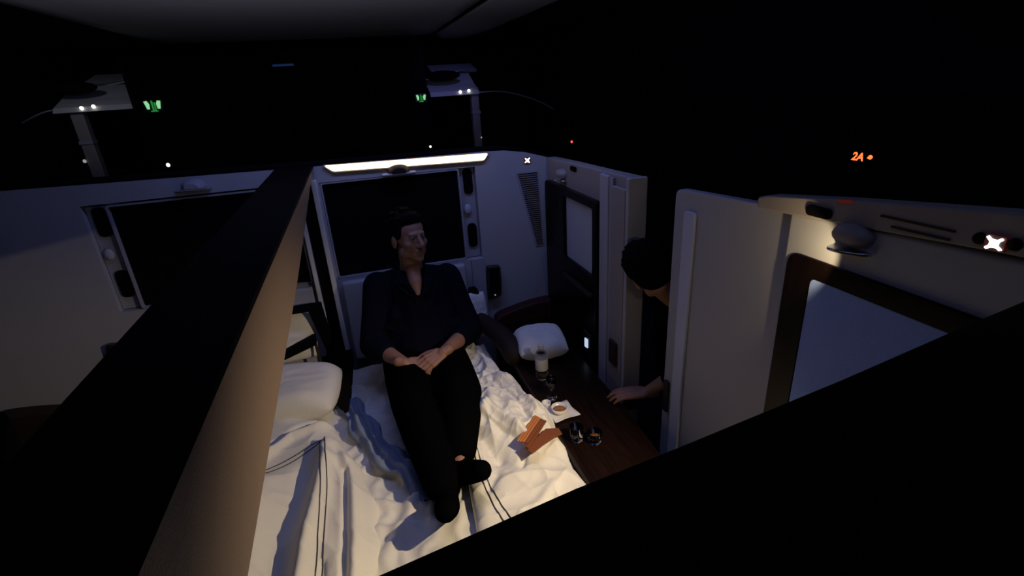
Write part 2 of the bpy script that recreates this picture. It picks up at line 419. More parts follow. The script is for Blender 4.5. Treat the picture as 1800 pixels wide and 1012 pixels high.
# warm light bar
t = thing('wall_light', 'long warm glowing light bar along the top of the back wall', 'wall light', (.26, 2.74, 1.51))
bm = B(); prism(bm, roundpoly([(-.175, 1.567), (.69, 1.549), (.655, 1.505), (-.13, 1.525)], .012), 'Y', 2.735, 2.75)
obj('housing', bm, M['shellw'], t)
bm = B(); prism(bm, roundpoly([(-.165, 1.564), (.68, 1.546), (.655, 1.512), (-.125, 1.532)], .012), 'Y', 2.730, 2.7355)
obj('diffuser', bm, M['bar'], t)
def hood(x, z, w, lab, hoodm, grp='small hooded reading lamps'):
    t = thing('reading_light', lab, 'reading lamp', (x, 2.72, z - .03), grp)
    bm = B(); n = 18; A = []
    for yy, s in ((2.75, 1.0), (2.715, .92), (2.695, .6)):
        A.append([bm.verts.new((x + math.cos(math.pi * k / n) * w * s * .5, yy, z - .02 + math.sin(math.pi * k / n) ** .6 * .042 * s)) for k in range(n + 1)])
    for a, b in zip(A, A[1:]):
        for k in range(n): bm.faces.new((a[k], a[k + 1], b[k + 1], b[k]))
        bm.faces.new((a[0], b[0], b[n], a[n]))
    bm.faces.new(A[-1])
    obj('hood', bm, hoodm, t, smooth=False, bev=.003)
    bm = B(); box(bm, x - w * .75, x + w * .75, 2.70, 2.75, z - .03, z - .02); obj('lip', bm, M['chrome'] if hoodm is M['grey'] else M['blind'], t, bev=.004)
    bm = B(); lathe(bm, [(.0005, 0), (.013, 0), (.015, -.004), (.0005, -.005)], (x, 2.722, z - .0305), 16); obj('lens', bm, M['blind'], t)
hood(.195, 1.515, .115, 'brown hooded reading lamp under the warm light bar', M['leather'])
hood(-.76, 1.54, .10, 'dim hooded reading lamp above the left suite black panel', M['grey'])

# centre post with two pale rails and a dark groove
t = thing('divider_track', 'upright divider track with two pale rails on the back wall', 'divider track', (-.255, 2.70, .40))
obj('rail', box(B(), -.322, -.300, 2.69, 2.75, .42, 1.50), M['brightrail'], t, bev=.004)
obj('rail', box(B(), -.240, -.214, 2.69, 2.75, .40, 1.50), M['brightrail'], t, bev=.004)
obj('groove', box(B(), -.300, -.240, 2.715, 2.75, .42, 1.50), M['blackmat'], t)

# leather-topped beam running from the back wall towards the viewer
t = thing('centre_beam', 'long leather beam running diagonally from lower left to the back wall', 'partition beam', (-.32, 1.5, 1.32))
bm = B()
lower = [(-1.0, 1.30), (.56, 1.32), (.96, 1.35), (1.48, 1.39), (1.8, 1.425), (2.35, 1.49), (2.748, 1.535)]
secs = []
for y, zb in lower:
    zb = min(zb, 1.535)
    prof = roundpoly([(-.225, zb), (-.222, 1.563), (-.41, 1.563), (-.405, zb)], [0.004, .012, .03, .01], 6)
    secs.append([bm.verts.new((p[0], y, p[1])) for p in prof])
n = len(secs[0])
for a, b in zip(secs, secs[1:]):
    for k in range(n): bm.faces.new((a[k], a[(k + 1) % n], b[(k + 1) % n], b[k]))
bm.faces.new(secs[0]); bm.faces.new(secs[-1][::-1])
obj('inner_skin', bm, M['beam'], t, smooth=True, bev=.001)
bm = B(); prism(bm, [(-.400, 1.5625), (-.215, 1.5620), (-.219, 1.5670), (-.394, 1.5675)], 'Y', -1.0, 2.745)
obj('top_pad', bm, M['blackleather'], t)

# near partition (viewer looks over it)
t = thing('near_partition', 'broad black leather-topped partition in the foreground lower right', 'partition', (.6, 0, 0))
edge = [(-3.0, .62), (-1.9, .62), (-.9, .66), (-.62, .70), (-.46, .70), (-.40, .55), (-.34, .36), (-.22, .29), (-.04, .30), (.14, .33), (.26, .345), (.5, .378), (.77, .42), (.91, .44), (.985, .452)]
bm = B()
top = [(x, y) for x, y in edge if x >= -.41] + [(.985, -.75), (-.40, -.75)]
prism(bm, top, 'Z', 1.50, 1.562); obj('top_pad', bm, M['blackleather'], t, bev=.012)
bm = B(); prism(bm, [(-.20, .26), (-.04, .28), (.14, .31), (.5, .358), (.77, .40), (.91, .42), (.98, .43), (.98, .37), (.77, .33), (.3, .25), (-.20, .19)], 'Z', 0, 1.50)
obj('panel', bm, M['leather'], t)
t = thing('left_partition', 'black partition corner at the lower left edge, left of the beam', 'partition', (-.9, .4, 0))
bm = B(); prism(bm, [(-.43, -.75), (-.43, .60), (-.47, .70), (-.62, .70), (-.9, .66), (-1.9, .62), (-1.9, -.75)], 'Z', 1.50, 1.560); obj('top_pad', bm, M['blackleather'], t, bev=.012)
bm = B(); prism(bm, [(-.43, .5), (-.43, .58), (-1.9, .58), (-1.9, .5)], 'Z', 0, 1.5); obj('panel', bm, M['leather'], t)

# right wall: window stretch + post
def sill_top(y): return 1.53 - (y - 1.5) * .03
XW = 1.02
bm = B()
W = [(1.80, 0), (2.75, 0), (2.75, 1.490), (2.4, 1.503), (2.04, 1.512), (1.80, 1.520)]
prism(bm, W, 'X', XW, XW + .06)
struct('wall_aisle', bm, M['shellw'], bev=.008)
t = thing('door_post', 'banded upright door post left of the doorway', 'door post', (1.0, 1.88, 0))
obj('pale_band', box(B(), 1.0, 1.019, 1.955, 2.035, .0, 1.505), M['shell'], t, bev=.006)
obj('seal', box(B(), 1.008, 1.019, 1.925, 1.955, .0, 1.50), M['grey'], t)
obj('tan_band', box(B(), 1.0, 1.019, 1.805, 1.925, .0, 1.47), M['shellw'], t, bev=.004)
obj('end_cap', box(B(), .998, 1.085, 1.775, 1.798, 0, 1.52), M['shell'], t, bev=.006)
h = obj('latch', box(B(), .985, 1.0, 1.835, 1.90, .64, .76), M['rleather'], t, bev=.006)

def window(name, x, yo0, yo1, zo0, zo1, yi0, yi1, zi0, zi1, lab, m, bx=.03, bm_='blind'):
    t = thing(name, lab, 'window', (x, (yo0 + yo1) / 2, zo0), 'dark-framed windows with pale blinds')
    o = roundpoly([(yo0, zo0), (yo1, zo0), (yo1, zo1), (yo0, zo1)], .035, 6)
    i = roundpoly([(yi0, zi0), (yi1, zi0), (yi1, zi1), (yi0, zi1)], .015, 6)
    obj('window_frame', frame(B(), o, i, 'X', x - bx, x), m, t, bev=.006)
    obj('blind', box(B(), x - .010, x - .004, yi0 - .005, yi1 + .005, zi0 - .005, zi1 + .005), M[bm_], t)
    return t
w1 = window('side_window', XW - .001, 2.045, 2.71, .44, 1.375, 2.09, 2.44, 1.0, 1.335, 'dark wood framed window with pale blind beside the doorway, right of the back wall', M['woodz'])
obj('ledge', box(B(), .965, .992, 2.07, 2.42, .90, .915), M['leather'], w1, bev=.003)
# handset with lit display in the lower dark panel
t = thing('control_unit', 'small dark control unit with glowing pale blue display, low by the door post', 'control unit', (.985, 2.11, .58))
obj('case', box(B(), .975, .991, 2.075, 2.16, .575, .69), M['dark'], t, bev=.004)
bm = B(); prism(bm, roundpoly([(2.10, .606), (2.138, .600), (2.138, .652), (2.10, .658)], .006), 'X', .972, .9765)
obj('display', bm, M['screen'], t)
bm = B(); box(bm, .955, 1.019, 2.0, 2.74, 0, .43); struct('trim_3', bm, M['shellw'], bev=.02)

# small fittings on the curved end of the back wall
def oval(x, y, z, ly, lz, axis, lab):
    bm = B()
    if axis == 'X': prism(bm, roundpoly([(y - ly, z - lz), (y + ly, z - lz), (y + ly, z + lz), (y - ly, z + lz)], lz * .98, 8), 'X', x - .006, x + .002)
    else: prism(bm, roundpoly([(x - ly, z - lz), (x + ly, z - lz), (x + ly, z + lz), (x - ly, z + lz)], lz * .98, 8), 'Y', y - .006, y + .002)
    tag(obj('oval_slot', bm, M['blackmat'], None), lab, 'recessed slot', 'black oval slots near the wall tops')
oval(XW, 2.36, 1.478, .035, .012, 'X', 'small black oval slot above the left window with pale blind')
def sign(c, s, axis, lab):
    t = thing('cabin_sign', lab, 'lit sign', c, 'lit white cabin signs')
    bm = B(); q = lambda a, b: (c[1] + a * s, c[2] + b * s) if axis == 'X' else (c[0] + a * s, c[2] + b * s)
    k = c[0] if axis == 'X' else c[1]
    prism(bm, roundpoly([q(-.03, -.026), q(.03, -.026), q(.03, .026), q(-.03, .026)], .006 * s), axis, k - .006, k + .001)
    obj('plate', bm, M['signhalo'], t)
    bm = B()
    prism(bm, roundpoly([q(-.024, .016), q(-.018, .022), q(-.006, .012), q(.010, .013), q(.020, .022), q(.026, .017), q(.013, .004), q(.013, -.008), q(.024, -.018), q(.018, -.024), q(.004, -.015), q(-.010, -.014), q(-.020, -.021), q(-.027, -.017), q(-.013, -.006), q(-.013, .006)], .003 * s, 3), axis, k - .0085, k - .006)
    obj('crossed_symbol', bm, M['sign'], t)
sign((.905, 2.749, 1.485), .62, 'Y', 'small lit white sign at the curved right end of the back wall')
# perforated tapering vent
t = thing('air_grille', 'tapering grey perforated grille on the white wall', 'grille', (.93, 2.745, .98))
vo = [(.835, 1.425), (.965, 1.42), (.985, .98), (.935, .98)]
bm = B(); prism(bm, roundpoly(vo, .008), 'Y', 2.744, 2.751); obj('backing', bm, M['grey'], t)
bm = B()
for r in range(36):
    z = 1.41 - r * .012
    f = (1.425 - z) / .445
    x0 = .835 + .10 * f + .008; x1 = .965 + .02 * f - .006
    nx = int((x1 - x0) / .012)
    box(bm, x0, x1, 2.741, 2.7445, z, z + .004)
obj('louvre', bm, M['blackmat'], t)
# handset
t = thing('wall_handset', 'black rounded handset holder on the white wall beside the person', 'handset', (.66, 2.74, .69))
bm = B(); prism(bm, roundpoly([(.615, .695), (.695, .712), (.702, .80), (.700, .90), (.622, .905), (.612, .80)], .012), 'Y', 2.715, 2.75)
obj('case', bm, M['dark'], t, bev=.006)
bm = B(); prism(bm, roundpoly([(.628, .74), (.686, .745), (.688, .89), (.632, .892)], .008), 'Y', 2.710, 2.716); obj('display', bm, M['blackmat'], t)
bm = B(); ell(bm, (.655, 2.713, .724), (.005, .004, .004), u=10, v=6); obj('status_light', bm, M['dim'], t)
t = thing('wall_handset', 'dark handset holder low on the left suite wall, half hidden by the beam', 'handset', (-1.31, 2.74, .64))
bm = B(); prism(bm, roundpoly([(-1.35, .66), (-1.26, .65), (-1.25, .80), (-1.34, .81)], .012), 'Y', 2.715, 2.75)
obj('case', bm, M['dark'], t, bev=.006)
bm = B(); prism(bm, roundpoly([(-1.335, .68), (-1.27, .675), (-1.265, .785), (-1.33, .79)], .008), 'Y', 2.710, 2.716); obj('display', bm, M['blackmat'], t)
# reading lamp above left window (on right wall)
def side_lamp(x, y, z, lab, lit):
    t = thing('reading_light', lab, 'reading lamp', (x, y, z - .04), 'small hooded reading lamps')
    bm = B(); n = 14; A = []
    for dx, s in ((0, 1.0), (-.018, .95), (-.032, .75), (-.038, .4)):
        A.append([bm.verts.new((x + dx, y + math.cos(2 * math.pi * k / n) * .045 * s, z + math.sin(2 * math.pi * k / n) * .026 * s)) for k in range(n)])
    for a, b in zip(A, A[1:]):
        for k in range(n): bm.faces.new((a[k], a[(k + 1) % n], b[(k + 1) % n], b[k]))
    bm.faces.new(A[-1])
    obj('hood', bm, M['shellw'], t, smooth=True)
    bm = B(); prism(bm, roundpoly([(x - .046, y + .030), (x - .003, y + .044), (x - .003, y - .052), (x - .025, y - .042), (x - .048, y + .0)], .01), 'Z', z - .036, z - .029)
    obj('lip', bm, M['chrome'], t, bev=.002)
side_lamp(1.019, 2.50, 1.435, 'small lamp above the left window with pale blind, near the oval slot', 0)

# sliding door leaf with raised grip ridge
t = thing('sliding_door', 'pale sliding door leaf with a raised vertical ridge, right of the doorway', 'door', (1.055, 1.25, 0.01))
bm = B(); prism(bm, roundpoly([(.80, .02), (1.522, .02), (1.522, 1.521), (.80, 1.568)], [0, .01, .03, 0]), 'X', 1.04, 1.075)
obj('leaf', bm, M['shell'], t, bev=.006)
bm = B(); prism(bm, roundpoly([(1.392, .05), (1.450, .05), (1.452, 1.460), (1.392, 1.463)], .012), 'X', 1.028, 1.04)
obj('grip_ridge', bm, M['ridge'], t, bev=.004)
obj('handle', box(B(), 1.026, 1.04, 1.475, 1.503, .62, .76), M['dark'], t, bev=.004)

# right panel with the big window (the leaf slides in behind it)
XR = 1.0
bm = B()
prism(bm, roundpoly([(-.75, 0), (.980, 0), (.980, 1.562), (-.75, 1.64)], [0, 0, 0, 0]), 'X', XR, XR + .034)
struct('wall_right_panel', bm, M['shell'], bev=.010)
bm = B()
prism(bm, roundpoly([(-.75, 1.64), (.52, 1.590), (.975, 1.557), (1.078, 1.552), (1.082, 1.580), (1.05, 1.590), (.82, 1.623), (.52, 1.66), (-.75, 1.74)], [0, .0, 0, .006, .01, .01, 0, 0, 0]), 'X', XR - .012, XR + .034)
struct('trim_4', bm, M['shellw'], bev=.010)
window('side_window', XR - .001, .36, .957, .50, 1.470, .45, .877, .62, 1.421, 'large dark wood framed window with blue-lit blind at the right', M['woodz'], .012, 'blind_bluelight')
side_lamp(XR, .795, 1.552, 'lit reading lamp throwing warm light on the panel above the right window', 1)
oval(XR - .012, .885, 1.583, .034, .012, 'X', 'larger black oval slot left of the lit reading lamp on the right panel')
for (z, y0, y1, lab) in ((1.6065, .602, .742, 'upper of the two dark slots on the right panel'), (1.590, .607, .716, 'lower of the two dark slots on the right panel')):
    bm = B(); prism(bm, roundpoly([(y0, z + .004), (y0, z), (y1, z - .002), (y1, z + .002)], .001), 'X', XR - .0145, XR - .011)
    tag(obj('speaker_slot', bm, M['leather'], None), lab, 'slot', 'dark thin slots on the right panel')
sign((XR - .012, .538, 1.606), .50, 'X', 'bright lit white crossed sign at the far right edge')
for (yy, zz, lab) in ((.563, 1.607, 'round black spot left of the bright crossed sign at the far right'), (.513, 1.610, 'round black spot right of the bright crossed sign, at the picture edge')):
    bm = B(); lathe(bm, [(.0005, -.005), (.0095, -.005), (.0105, 0), (.0005, .001)], (XR - .012, yy, zz), 20, 'X')
    tag(obj('round_recess', bm, M['blackmat'], None, smooth=True), lab, 'round recess', 'round black recesses by the lit sign')
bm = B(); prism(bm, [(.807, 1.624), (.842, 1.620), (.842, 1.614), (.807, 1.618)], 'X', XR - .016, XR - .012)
tag(obj('rim_reflection', bm, M['redreflect'], None), 'dim red reflection on the top rim of the right panel', 'indicator light')  # thin glowing sliver stands in for a red reflection

# seat number across the aisle
t = thing('seat_number', 'glowing red seat number sign high in the dark at right', 'seat number', (2.29, 1.88, 1.45))
obj('plate', box(B(), 2.288, 2.299, 1.80, 1.96, 1.44, 1.51), M['blackmat'], t)
fc = bpy.data.curves.new('seat_digits', 'FONT'); fc.body = '2A'; fc.size = .052; fc.extrude = .001; fc.offset = .0012; fc.shear = .25
tmp = bpy.data.objects.new('digits', fc); COL.objects.link(tmp); bpy.context.view_layer.update()
me = bpy.data.meshes.new_from_object(tmp.evaluated_get(bpy.context.evaluated_depsgraph_get())); bpy.data.objects.remove(tmp)
me.materials.clear(); me.materials.append(M['red'])
fo = bpy.data.objects.new('seat_digits', me); COL.objects.link(fo)
fo.rotation_euler = (math.pi / 2, 0, -math.pi / 2)
fo.location = V((2.286, 1.925, 1.452)) - WL[t]; fo.parent = t
bm = B(); prism(bm, roundpoly([(1.845, 1.468), (1.825, 1.462), (1.815, 1.476), (1.83, 1.486)], .006), 'X', 2.2845, 2.2875)
obj('arrow', bm, M['red'], t)

# ================================================================== BED AND SOFT GOODS
struct('trim_5', box(B(), -1.55, .60, .62, 2.745, 0, .30), M['leather'])
bm = B(); prism(bm, roundpoly([(-1.05, 1.0), (.575, .95), (.555, 1.8), (.50, 2.55), (-1.05, 2.60)], .05), 'Z', .302, .49)
tag(obj('mattress', bm, M['sheet'], None, bev=.03, seg=4), 'white double mattress filling the bed under person and duvets', 'mattress')

def ridge(x, y, pts, wd, amp):
    """gaussian fold along a polyline"""
    best = 1e9
    p = V((x, y))
    for a, b in zip(pts, pts[1:]):
        a = V(a[:2]); b = V(b[:2]); d = b - a; t = max(0, min(1, (p - a).dot(d) / d.length_squared))
        best = min(best, (p - a - d * t).length)
    return amp * math.exp(-(best / wd) ** 2)
def ridged(x, y, f, seed):
    v = noise.noise(V((x * f, y * f, seed)))
    return 1 - abs(v) * 2
def cloth(xf, nx, ny, hf, thick=.012):
    bm = B(); rows = []
    for j in range(ny + 1):
        rows.append([])
        for i in range(nx + 1):
            x, y = xf(i / nx, j / ny)
            rows[-1].append(bm.verts.new((x, y, hf(x, y, i / nx, j / ny))))
    for a, b in zip(rows, rows[1:]):
        for i in range(nx): bm.faces.new((a[i], a[i + 1], b[i + 1], b[i]))
    return bm
def lerpk(tab, t):
    for (a, va), (b, vb) in zip(tab, tab[1:]):
        if t <= b: return va + (vb - va) * (t - a) / (b - a) if b > a else va
    return tab[-1][1]

# --- sheet over the mattress, wrinkled
def hs(x, y, u, v):
    h = .492 + .016 * max(0, ridged(x + y * .5, y * .6, 5, 3)) ** 2 + .014 * max(0, ridged(x * 1.3 - y * .6, y + x * .5, 8, 8)) ** 2
    h += ridge(x, y, [(-.17, 2.0), (-.12, 1.75), (.02, 1.55)], .025, .02) + ridge(x, y, [(-.02, 1.75), (.0, 1.5), (-.12, 1.25)], .02, .018)
    h += ridge(x, y, [(-.14, 1.5), (0.02, 1.44)], .015, .02) + ridge(x, y, [(-.2, 1.38), (0.04, 1.36)], .02, .015)
    return h
def xs(u, v):
    y = .98 + v * 1.55
    return (-.98 + u * (1.54 - .04 * v), y)
bm = cloth(xs, 180, 170, hs)
o = obj('bed_sheet', bm, M['sheet'], None, smooth=True)
s = o.modifiers.new('thick', 'SOLIDIFY'); s.thickness = .006; s.offset = 1
tag(o, 'wrinkled white bed sheet on the mattress, seen left of the legs', 'bed sheet')
# --- grey-blue throw crumpled along the left of the legs
path = bez([(-.24, 2.22, 0), (-.20, 2.08, 0), (-.16, 1.93, 0), (-.11, 1.78, 0), (-.04, 1.64, 0), (.03, 1.54, 0), (.06, 1.46, 0)], 8)
bm = B(); rows = []
for k, p in enumerate(path):
    a = path[max(0, k - 1)]; b = path[min(len(path) - 1, k + 1)]
    d = (b - a); d.z = 0; d.normalize(); nrm = V((-d.y, d.x, 0)); wv = .055 + .012 * math.sin(k * .5)
    row = []
    for i in range(17):
        s_ = i / 16 * 2 - 1
        z = hs(p.x, p.y, 0, 0) + .012 + .028 * (1 - s_ * s_) ** .5 * (1 + .5 * math.sin(s_ * 9 + k * .3)) * (.35 + .65 * math.sin(math.pi * min(1, k / len(path) + .1)))
        q = p + nrm * s_ * wv
        row.append(bm.verts.new((q.x, q.y, z)))
    rows.append(row)
for a, b in zip(rows, rows[1:]):
    for i in range(16): bm.faces.new((a[i], a[i + 1], b[i + 1], b[i]))
o = obj('throw', bm, M['blanket'], None, smooth=True)
s = o.modifiers.new('thick', 'SOLIDIFY'); s.thickness = .005; s.offset = -1
tag(o, 'narrow crumpled slate blue throw lying along the left of the legs', 'throw')

# --- left duvet
LR = [(0, -.16), (.18, -.17), (.34, -.125), (.5, -.135), (.66, -.18), (.8, -.235), (.92, -.28), (1, -.33)]
def xl(u, v):
    y = .95 + v * 1.17
    xr = lerpk(LR, v) + .006 * math.sin(v * 30)
    return (-1.02 + u * (xr + 1.02), y + .05 * math.sin(u * 3.1) * v - .10 * (u ** 3) * v * .6)
def hl(x, y, u, v):
    e = min(1, (1 - u) / .10); e = math.sqrt(max(0, 1 - (1 - e) ** 2))
    e2 = min(1, (1 - v) / .06); e2 = math.sqrt(max(0, 1 - (1 - e2) ** 2))
    h = .050 + .016 * ridged(x * .8 + y * .25, y * .35, 3.2, 1.7) + .012 * max(0, ridged(x * 1.1 + y * .2, y * .45, 6, 4.4)) ** 2 + .006 * max(0, ridged(x + y * .6, y, 8, 1.4)) ** 2
    h += ridge(x, y, [(-.375, .9), (-.36, 1.3), (-.325, 1.60), (-.30, 1.82)], .035, .050)
    h += ridge(x, y, [(-.215, .9), (-.20, 1.3), (-.205, 1.6), (-.26, 1.84)], .022, .026)
    h -= ridge(x, y, [(-.245, .9), (-.235, 1.3), (-.235, 1.65)], .010, .022)
    h -= ridge(x, y, [(-.47, .9), (-.44, 1.3), (-.38, 1.70)], .045, .026)
    h -= ridge(x, y, [(-.29, .9), (-.30, 1.25)], .010, .010)
    h += ridge(x, y, [(-.6, 1.80), (-.45, 1.94), (-.28, 1.98)], .02, .028)
    h -= ridge(x, y, [(-.6, 1.86), (-.45, 1.99), (-.30, 2.03)], .014, .02)
    h += ridge(x, y, [(-.28, 1.72), (-.2, 1.70), (-.15, 1.6)], .03, .018)
    h += ridge(x, y, [(-.56, 1.0), (-.54, 1.4), (-.52, 1.68)], .05, .03)
    return .505 + h * e * (.25 + .75 * e2)
bm = cloth(xl, 240, 240, hl)
dl = obj('duvet', bm, M['duvet'], None, smooth=True)
s = dl.modifiers.new('thick', 'SOLIDIFY'); s.thickness = .008; s.offset = -1
tag(dl, 'white duvet with dark double-line border spread over the left bed', 'duvet', 'white duvets')
def find_uv(fx, x, y):
    best = None
    for j in range(0, 61):
        for i in range(0, 61):
            q = fx(i / 60, j / 60); d = (q[0] - x) ** 2 + (q[1] - y) ** 2
            if best is None or d < best[0]: best = (d, i / 60, j / 60)
    d, u, v = best; st = 1 / 120
    for _ in range(14):
        for du, dv in ((st, 0), (-st, 0), (0, st), (0, -st)):
            q = fx(u + du, v + dv); e = (q[0] - x) ** 2 + (q[1] - y) ** 2
            if e < d: d, u, v = e, u + du, v + dv
        st *= .7
    return u, v
def stitch(parent, fx, hf, pts, n=8, r=.0018):
    P = bez([(p[0], p[1], 0) for p in pts], n)
    out = []
    for p in P:
        u, v = find_uv(fx, p.x, p.y); out.append(V((p.x, p.y, hf(p.x, p.y, u, v) + .0025)))
    o = obj('embroidered_line', tube(B(), out, r, 6), M['thread'], parent, smooth=True)
    return o
stitch(dl, xl, hl, [(-.62, 1.70), (-.55, 1.755), (-.46, 1.80), (-.38, 1.835), (-.318, 1.875)])
stitch(dl, xl, hl, [(-.62, 1.675), (-.54, 1.735), (-.45, 1.775), (-.38, 1.81), (-.327, 1.83)])
stitch(dl, xl, hl, [(-.318, 1.875), (-.302, 1.78), (-.295, 1.6), (-.298, 1.4), (-.302, 1.2), (-.32, 1.05)])
stitch(dl, xl, hl, [(-.327, 1.83), (-.322, 1.75), (-.314, 1.6), (-.315, 1.4), (-.318, 1.2), (-.335, 1.05)])

# --- right duvet, crumpled beside the legs
RL = [(0, .16), (.15, .17), (.3, .19), (.45, .21), (.6, .235), (.75, .27), (.88, .33), (1, .40)]
RR = [(0, .66), (.08, .645), (.2, .625), (.34, .605), (.46, .625), (.56, .60), (.7, .55), (.84, .49), (1, .425)]
def xr_(u, v):
    y = .95 + v * 1.47
    a = lerpk(RL, v); b = lerpk(RR, v) + .010 * math.sin(v * 40) * (v > .3)
    a += .012 * math.sin(v * 34 + 1) * sst(.3, .5, v)
    return (a + u * (b - a), y)
def hr(x, y, u, v):
    e = min(1, (1 - u) / .16); e = math.sqrt(max(0, 1 - (1 - e) ** 2))
    e3 = min(1, u / .10); e3 = math.sqrt(max(0, 1 - (1 - e3) ** 2))
    crumple = sst(.34, .5, v)
    wx = x + .03 * noise.noise(V((x * 6, y * 6, 2.))); wy = y + .03 * noise.noise(V((x * 6, y * 6, 7.)))
    h = .045 + .05 * crumple
    sh = lambda q: (max(0, q) ** 2.2)
    def cr(a, b, f, z):
        d = noise.voronoi(V((a * f, b * f, z)))[0]; return 1 - min(1, (d[1] - d[0]) * 1.5)
    h += crumple * (.026 * cr(wx * 1.5, wy * .8, 6.5, 1.3) + .010 * cr(wx, wy, 15, 4.1) - .008) + (1 - crumple) * .007 * cr(wx + wy * .4, wy, 6, 2.2)
    h += crumple * (.022 * sh(ridged(wx * 1.5, wy * .7, 7, 5.2)) + .006 * sh(ridged(wx * 1.2 + wy, wy - wx * .4, 11, 9.3)) - .010)
    h += (1 - crumple) * (.012 * sh(ridged(wx + wy * .5, wy, 5, 3.3)) + .007 * sh(ridged(wx - wy * .8, wy + wx * .3, 9, 6)))
    # a hem folded back: one flat side, one sharp drop
    dx, dy = .47 - .285, 1.50 - 1.76
    t_ = ((x - .285) * dx + (y - 1.76) * dy) / (dx * dx + dy * dy); d_ = ((x - .285) * dy - (y - 1.76) * dx) / math.hypot(dx, dy)
    if -.05 < t_ < 1.1: h += .020 * sst(-.006, .006, -d_) * sst(-.05, .1, t_) * sst(1.1, .9, t_) * sst(.13, .02, -d_)
    h += ridge(x, y, [(.27, 1.95), (.36, 1.74), (.46, 1.55)], .020, .03)
    h += ridge(x, y, [(.245, 1.74), (.30, 1.70), (.36, 1.76), (.40, 1.90)], .025, .028)
    h -= ridge(x, y, [(.26, 1.66), (.30, 1.60), (.33, 1.52)], .03, .035)
    h += ridge(x, y, [(.46, 2.0), (.52, 1.85), (.55, 1.68)], .014, .022)
    h -= ridge(x, y, [(.43, 1.98), (.49, 1.80), (.50, 1.66)], .012, .018)
    h += ridge(x, y, [(.25, 1.55), (.265, 1.7)], .012, .022)
    h -= ridge(x, y, [(.30, 1.44), (.26, 1.38)], .02, .014)
    h += ridge(x, y, [(.22, 1.30), (.40, 1.42), (.56, 1.50)], .05, .010)
    h += ridge(x, y, [(.33, 1.20), (.48, 1.33)], .02, .010)
    h -= ridge(x, y, [(.40, 1.44), (.44, 1.52)], .012, .012)
    edge = .505 - .03 * (1 - e) * (v > 0)
    return edge + h * e * (.35 + .65 * e3)
bm = cloth(xr_, 200, 420, hr)
dr = obj('duvet', bm, M['duvet'], None, smooth=True)
s = dr.modifiers.new('thick', 'SOLIDIFY'); s.thickness = .008; s.offset = -1
tag(dr, 'white duvet crumpled up on the right of the seated person, warmly lit', 'duvet', 'white duvets')
stitch(dr, xr_, hr, [(.255, 1.60), (.262, 1.52), (.262, 1.44), (.268, 1.36), (.275, 1.30), (.30, 1.20), (.33, 1.08)])
stitch(dr, xr_, hr, [(.242, 1.58), (.246, 1.50), (.244, 1.43), (.248, 1.35), (.252, 1.29), (.275, 1.20), (.305, 1.08)])

# --- pillows
def pillow(c, sx, sy, h, rot, lab, grp=None, tilt=(0, 0), m='sheet', dark=None):
    bm = B(); n = 40; F = {}
    R = Matrix.Rotation(rot, 3, 'Z') @ Matrix.Rotation(tilt[0], 3, 'X') @ Matrix.Rotation(tilt[1], 3, 'Y')
    for s in (1, -1):
        for j in range(n + 1):
            for i in range(n + 1):
                u, v = i / n * 2 - 1, j / n * 2 - 1
                if s == -1 and (i in (0, n) or j in (0, n)): F[(s, i, j)] = F[(1, i, j)]; continue
                pin = 1 - .10 * (1 - v * v) * abs(u) ** 4; pin2 = 1 - .10 * (1 - u * u) * abs(v) ** 4
                z = s * h * ((1 - u ** 4) * (1 - v ** 4)) ** .55 * (1 + .14 * noise.noise(V((u * 2.2, v * 2.2, rot * 3 + s))))
                z += s * .004 * ridged(u, v, 3.5, rot + 2) * (1 - u ** 4) * (1 - v ** 4)
                F[(s, i, j)] = bm.verts.new(V(c) + R @ V((u * sx * pin * math.sqrt(1 - .28 * v * v), v * sy * pin2 * math.sqrt(1 - .28 * u * u), z)))
        for j in range(n):
            for i in range(n):
                q = [F[(s, i, j)], F[(s, i + 1, j)], F[(s, i + 1, j + 1)], F[(s, i, j + 1)]]
                bm.faces.new(q if s > 0 else q[::-1])
    return tag(obj('pillow', bm, M[m], None, smooth=True), lab, 'pillow', grp)
pillow((.765, 2.245, .620), .145, .150, .058, -.15, 'white pillow lying on the side console below the oxblood backrest', 'white pillows')
pillow((.50, 2.615, .66), .09, .15, .03, 0, 'sliver of white pillow squeezed between the person and the armrest', 'white pillows', tilt=(1.35, .25))
pillow((-.56, 2.28, .590), .34, .21, .095, -.12, 'white pillow at the head of the left bed, beside the beam', 'white pillows')
pillow((-.56, 2.635, .72), .22, .15, .035, 0, 'upright white cushion in the left seat beyond the rails', 'white pillows', tilt=(1.35, 0))

# --- seats (folded down behind the beds)
sr = thing('suite_seat', 'pale seat behind the seated person with oxblood side backrest and dark armrest', 'seat', (.2, 2.6, .30))
sl = thing('suite_seat', 'left suite seat beyond the rails with black angular side frame', 'seat', (-.8, 2.6, .30))
def backrest(x0, x1, m, par, dz=0):
    bm = B(); n = 12
    pts = [(x0, .30)] + [(x0, .585)] + [(x0 + (x1 - x0) * t, .60 + .055 * math.sin(t * math.pi / 2)) for t in [k / n for k in range(1, n + 1)]] + [(x1, .30)]
    prism(bm, [(a, b + dz) for a, b in pts], 'Y', 2.66, 2.745)
    obj('side_backrest', bm, M[m], par, bev=.015)
backrest(.64, 1.0, 'rleather', sr)
backrest(-1.50, -1.86, 'leather', sl, -.10)
P = bez([V((.50, 2.72, .62)), V((.525, 2.60, .635)), V((.575, 2.42, .63)), V((.605, 2.28, .61)), V((.61, 2.21, .59))], 6)
bm = B(); tube(bm, P, [.035 + .024 * math.sin(math.pi * .62 * k / len(P)) for k in range(len(P))], 18)
ell(bm, (.61, 2.215, .588), (.055, .050, .058))
arm = remesh(obj('armrest', bm, M['leather'], sr), .006, 4)
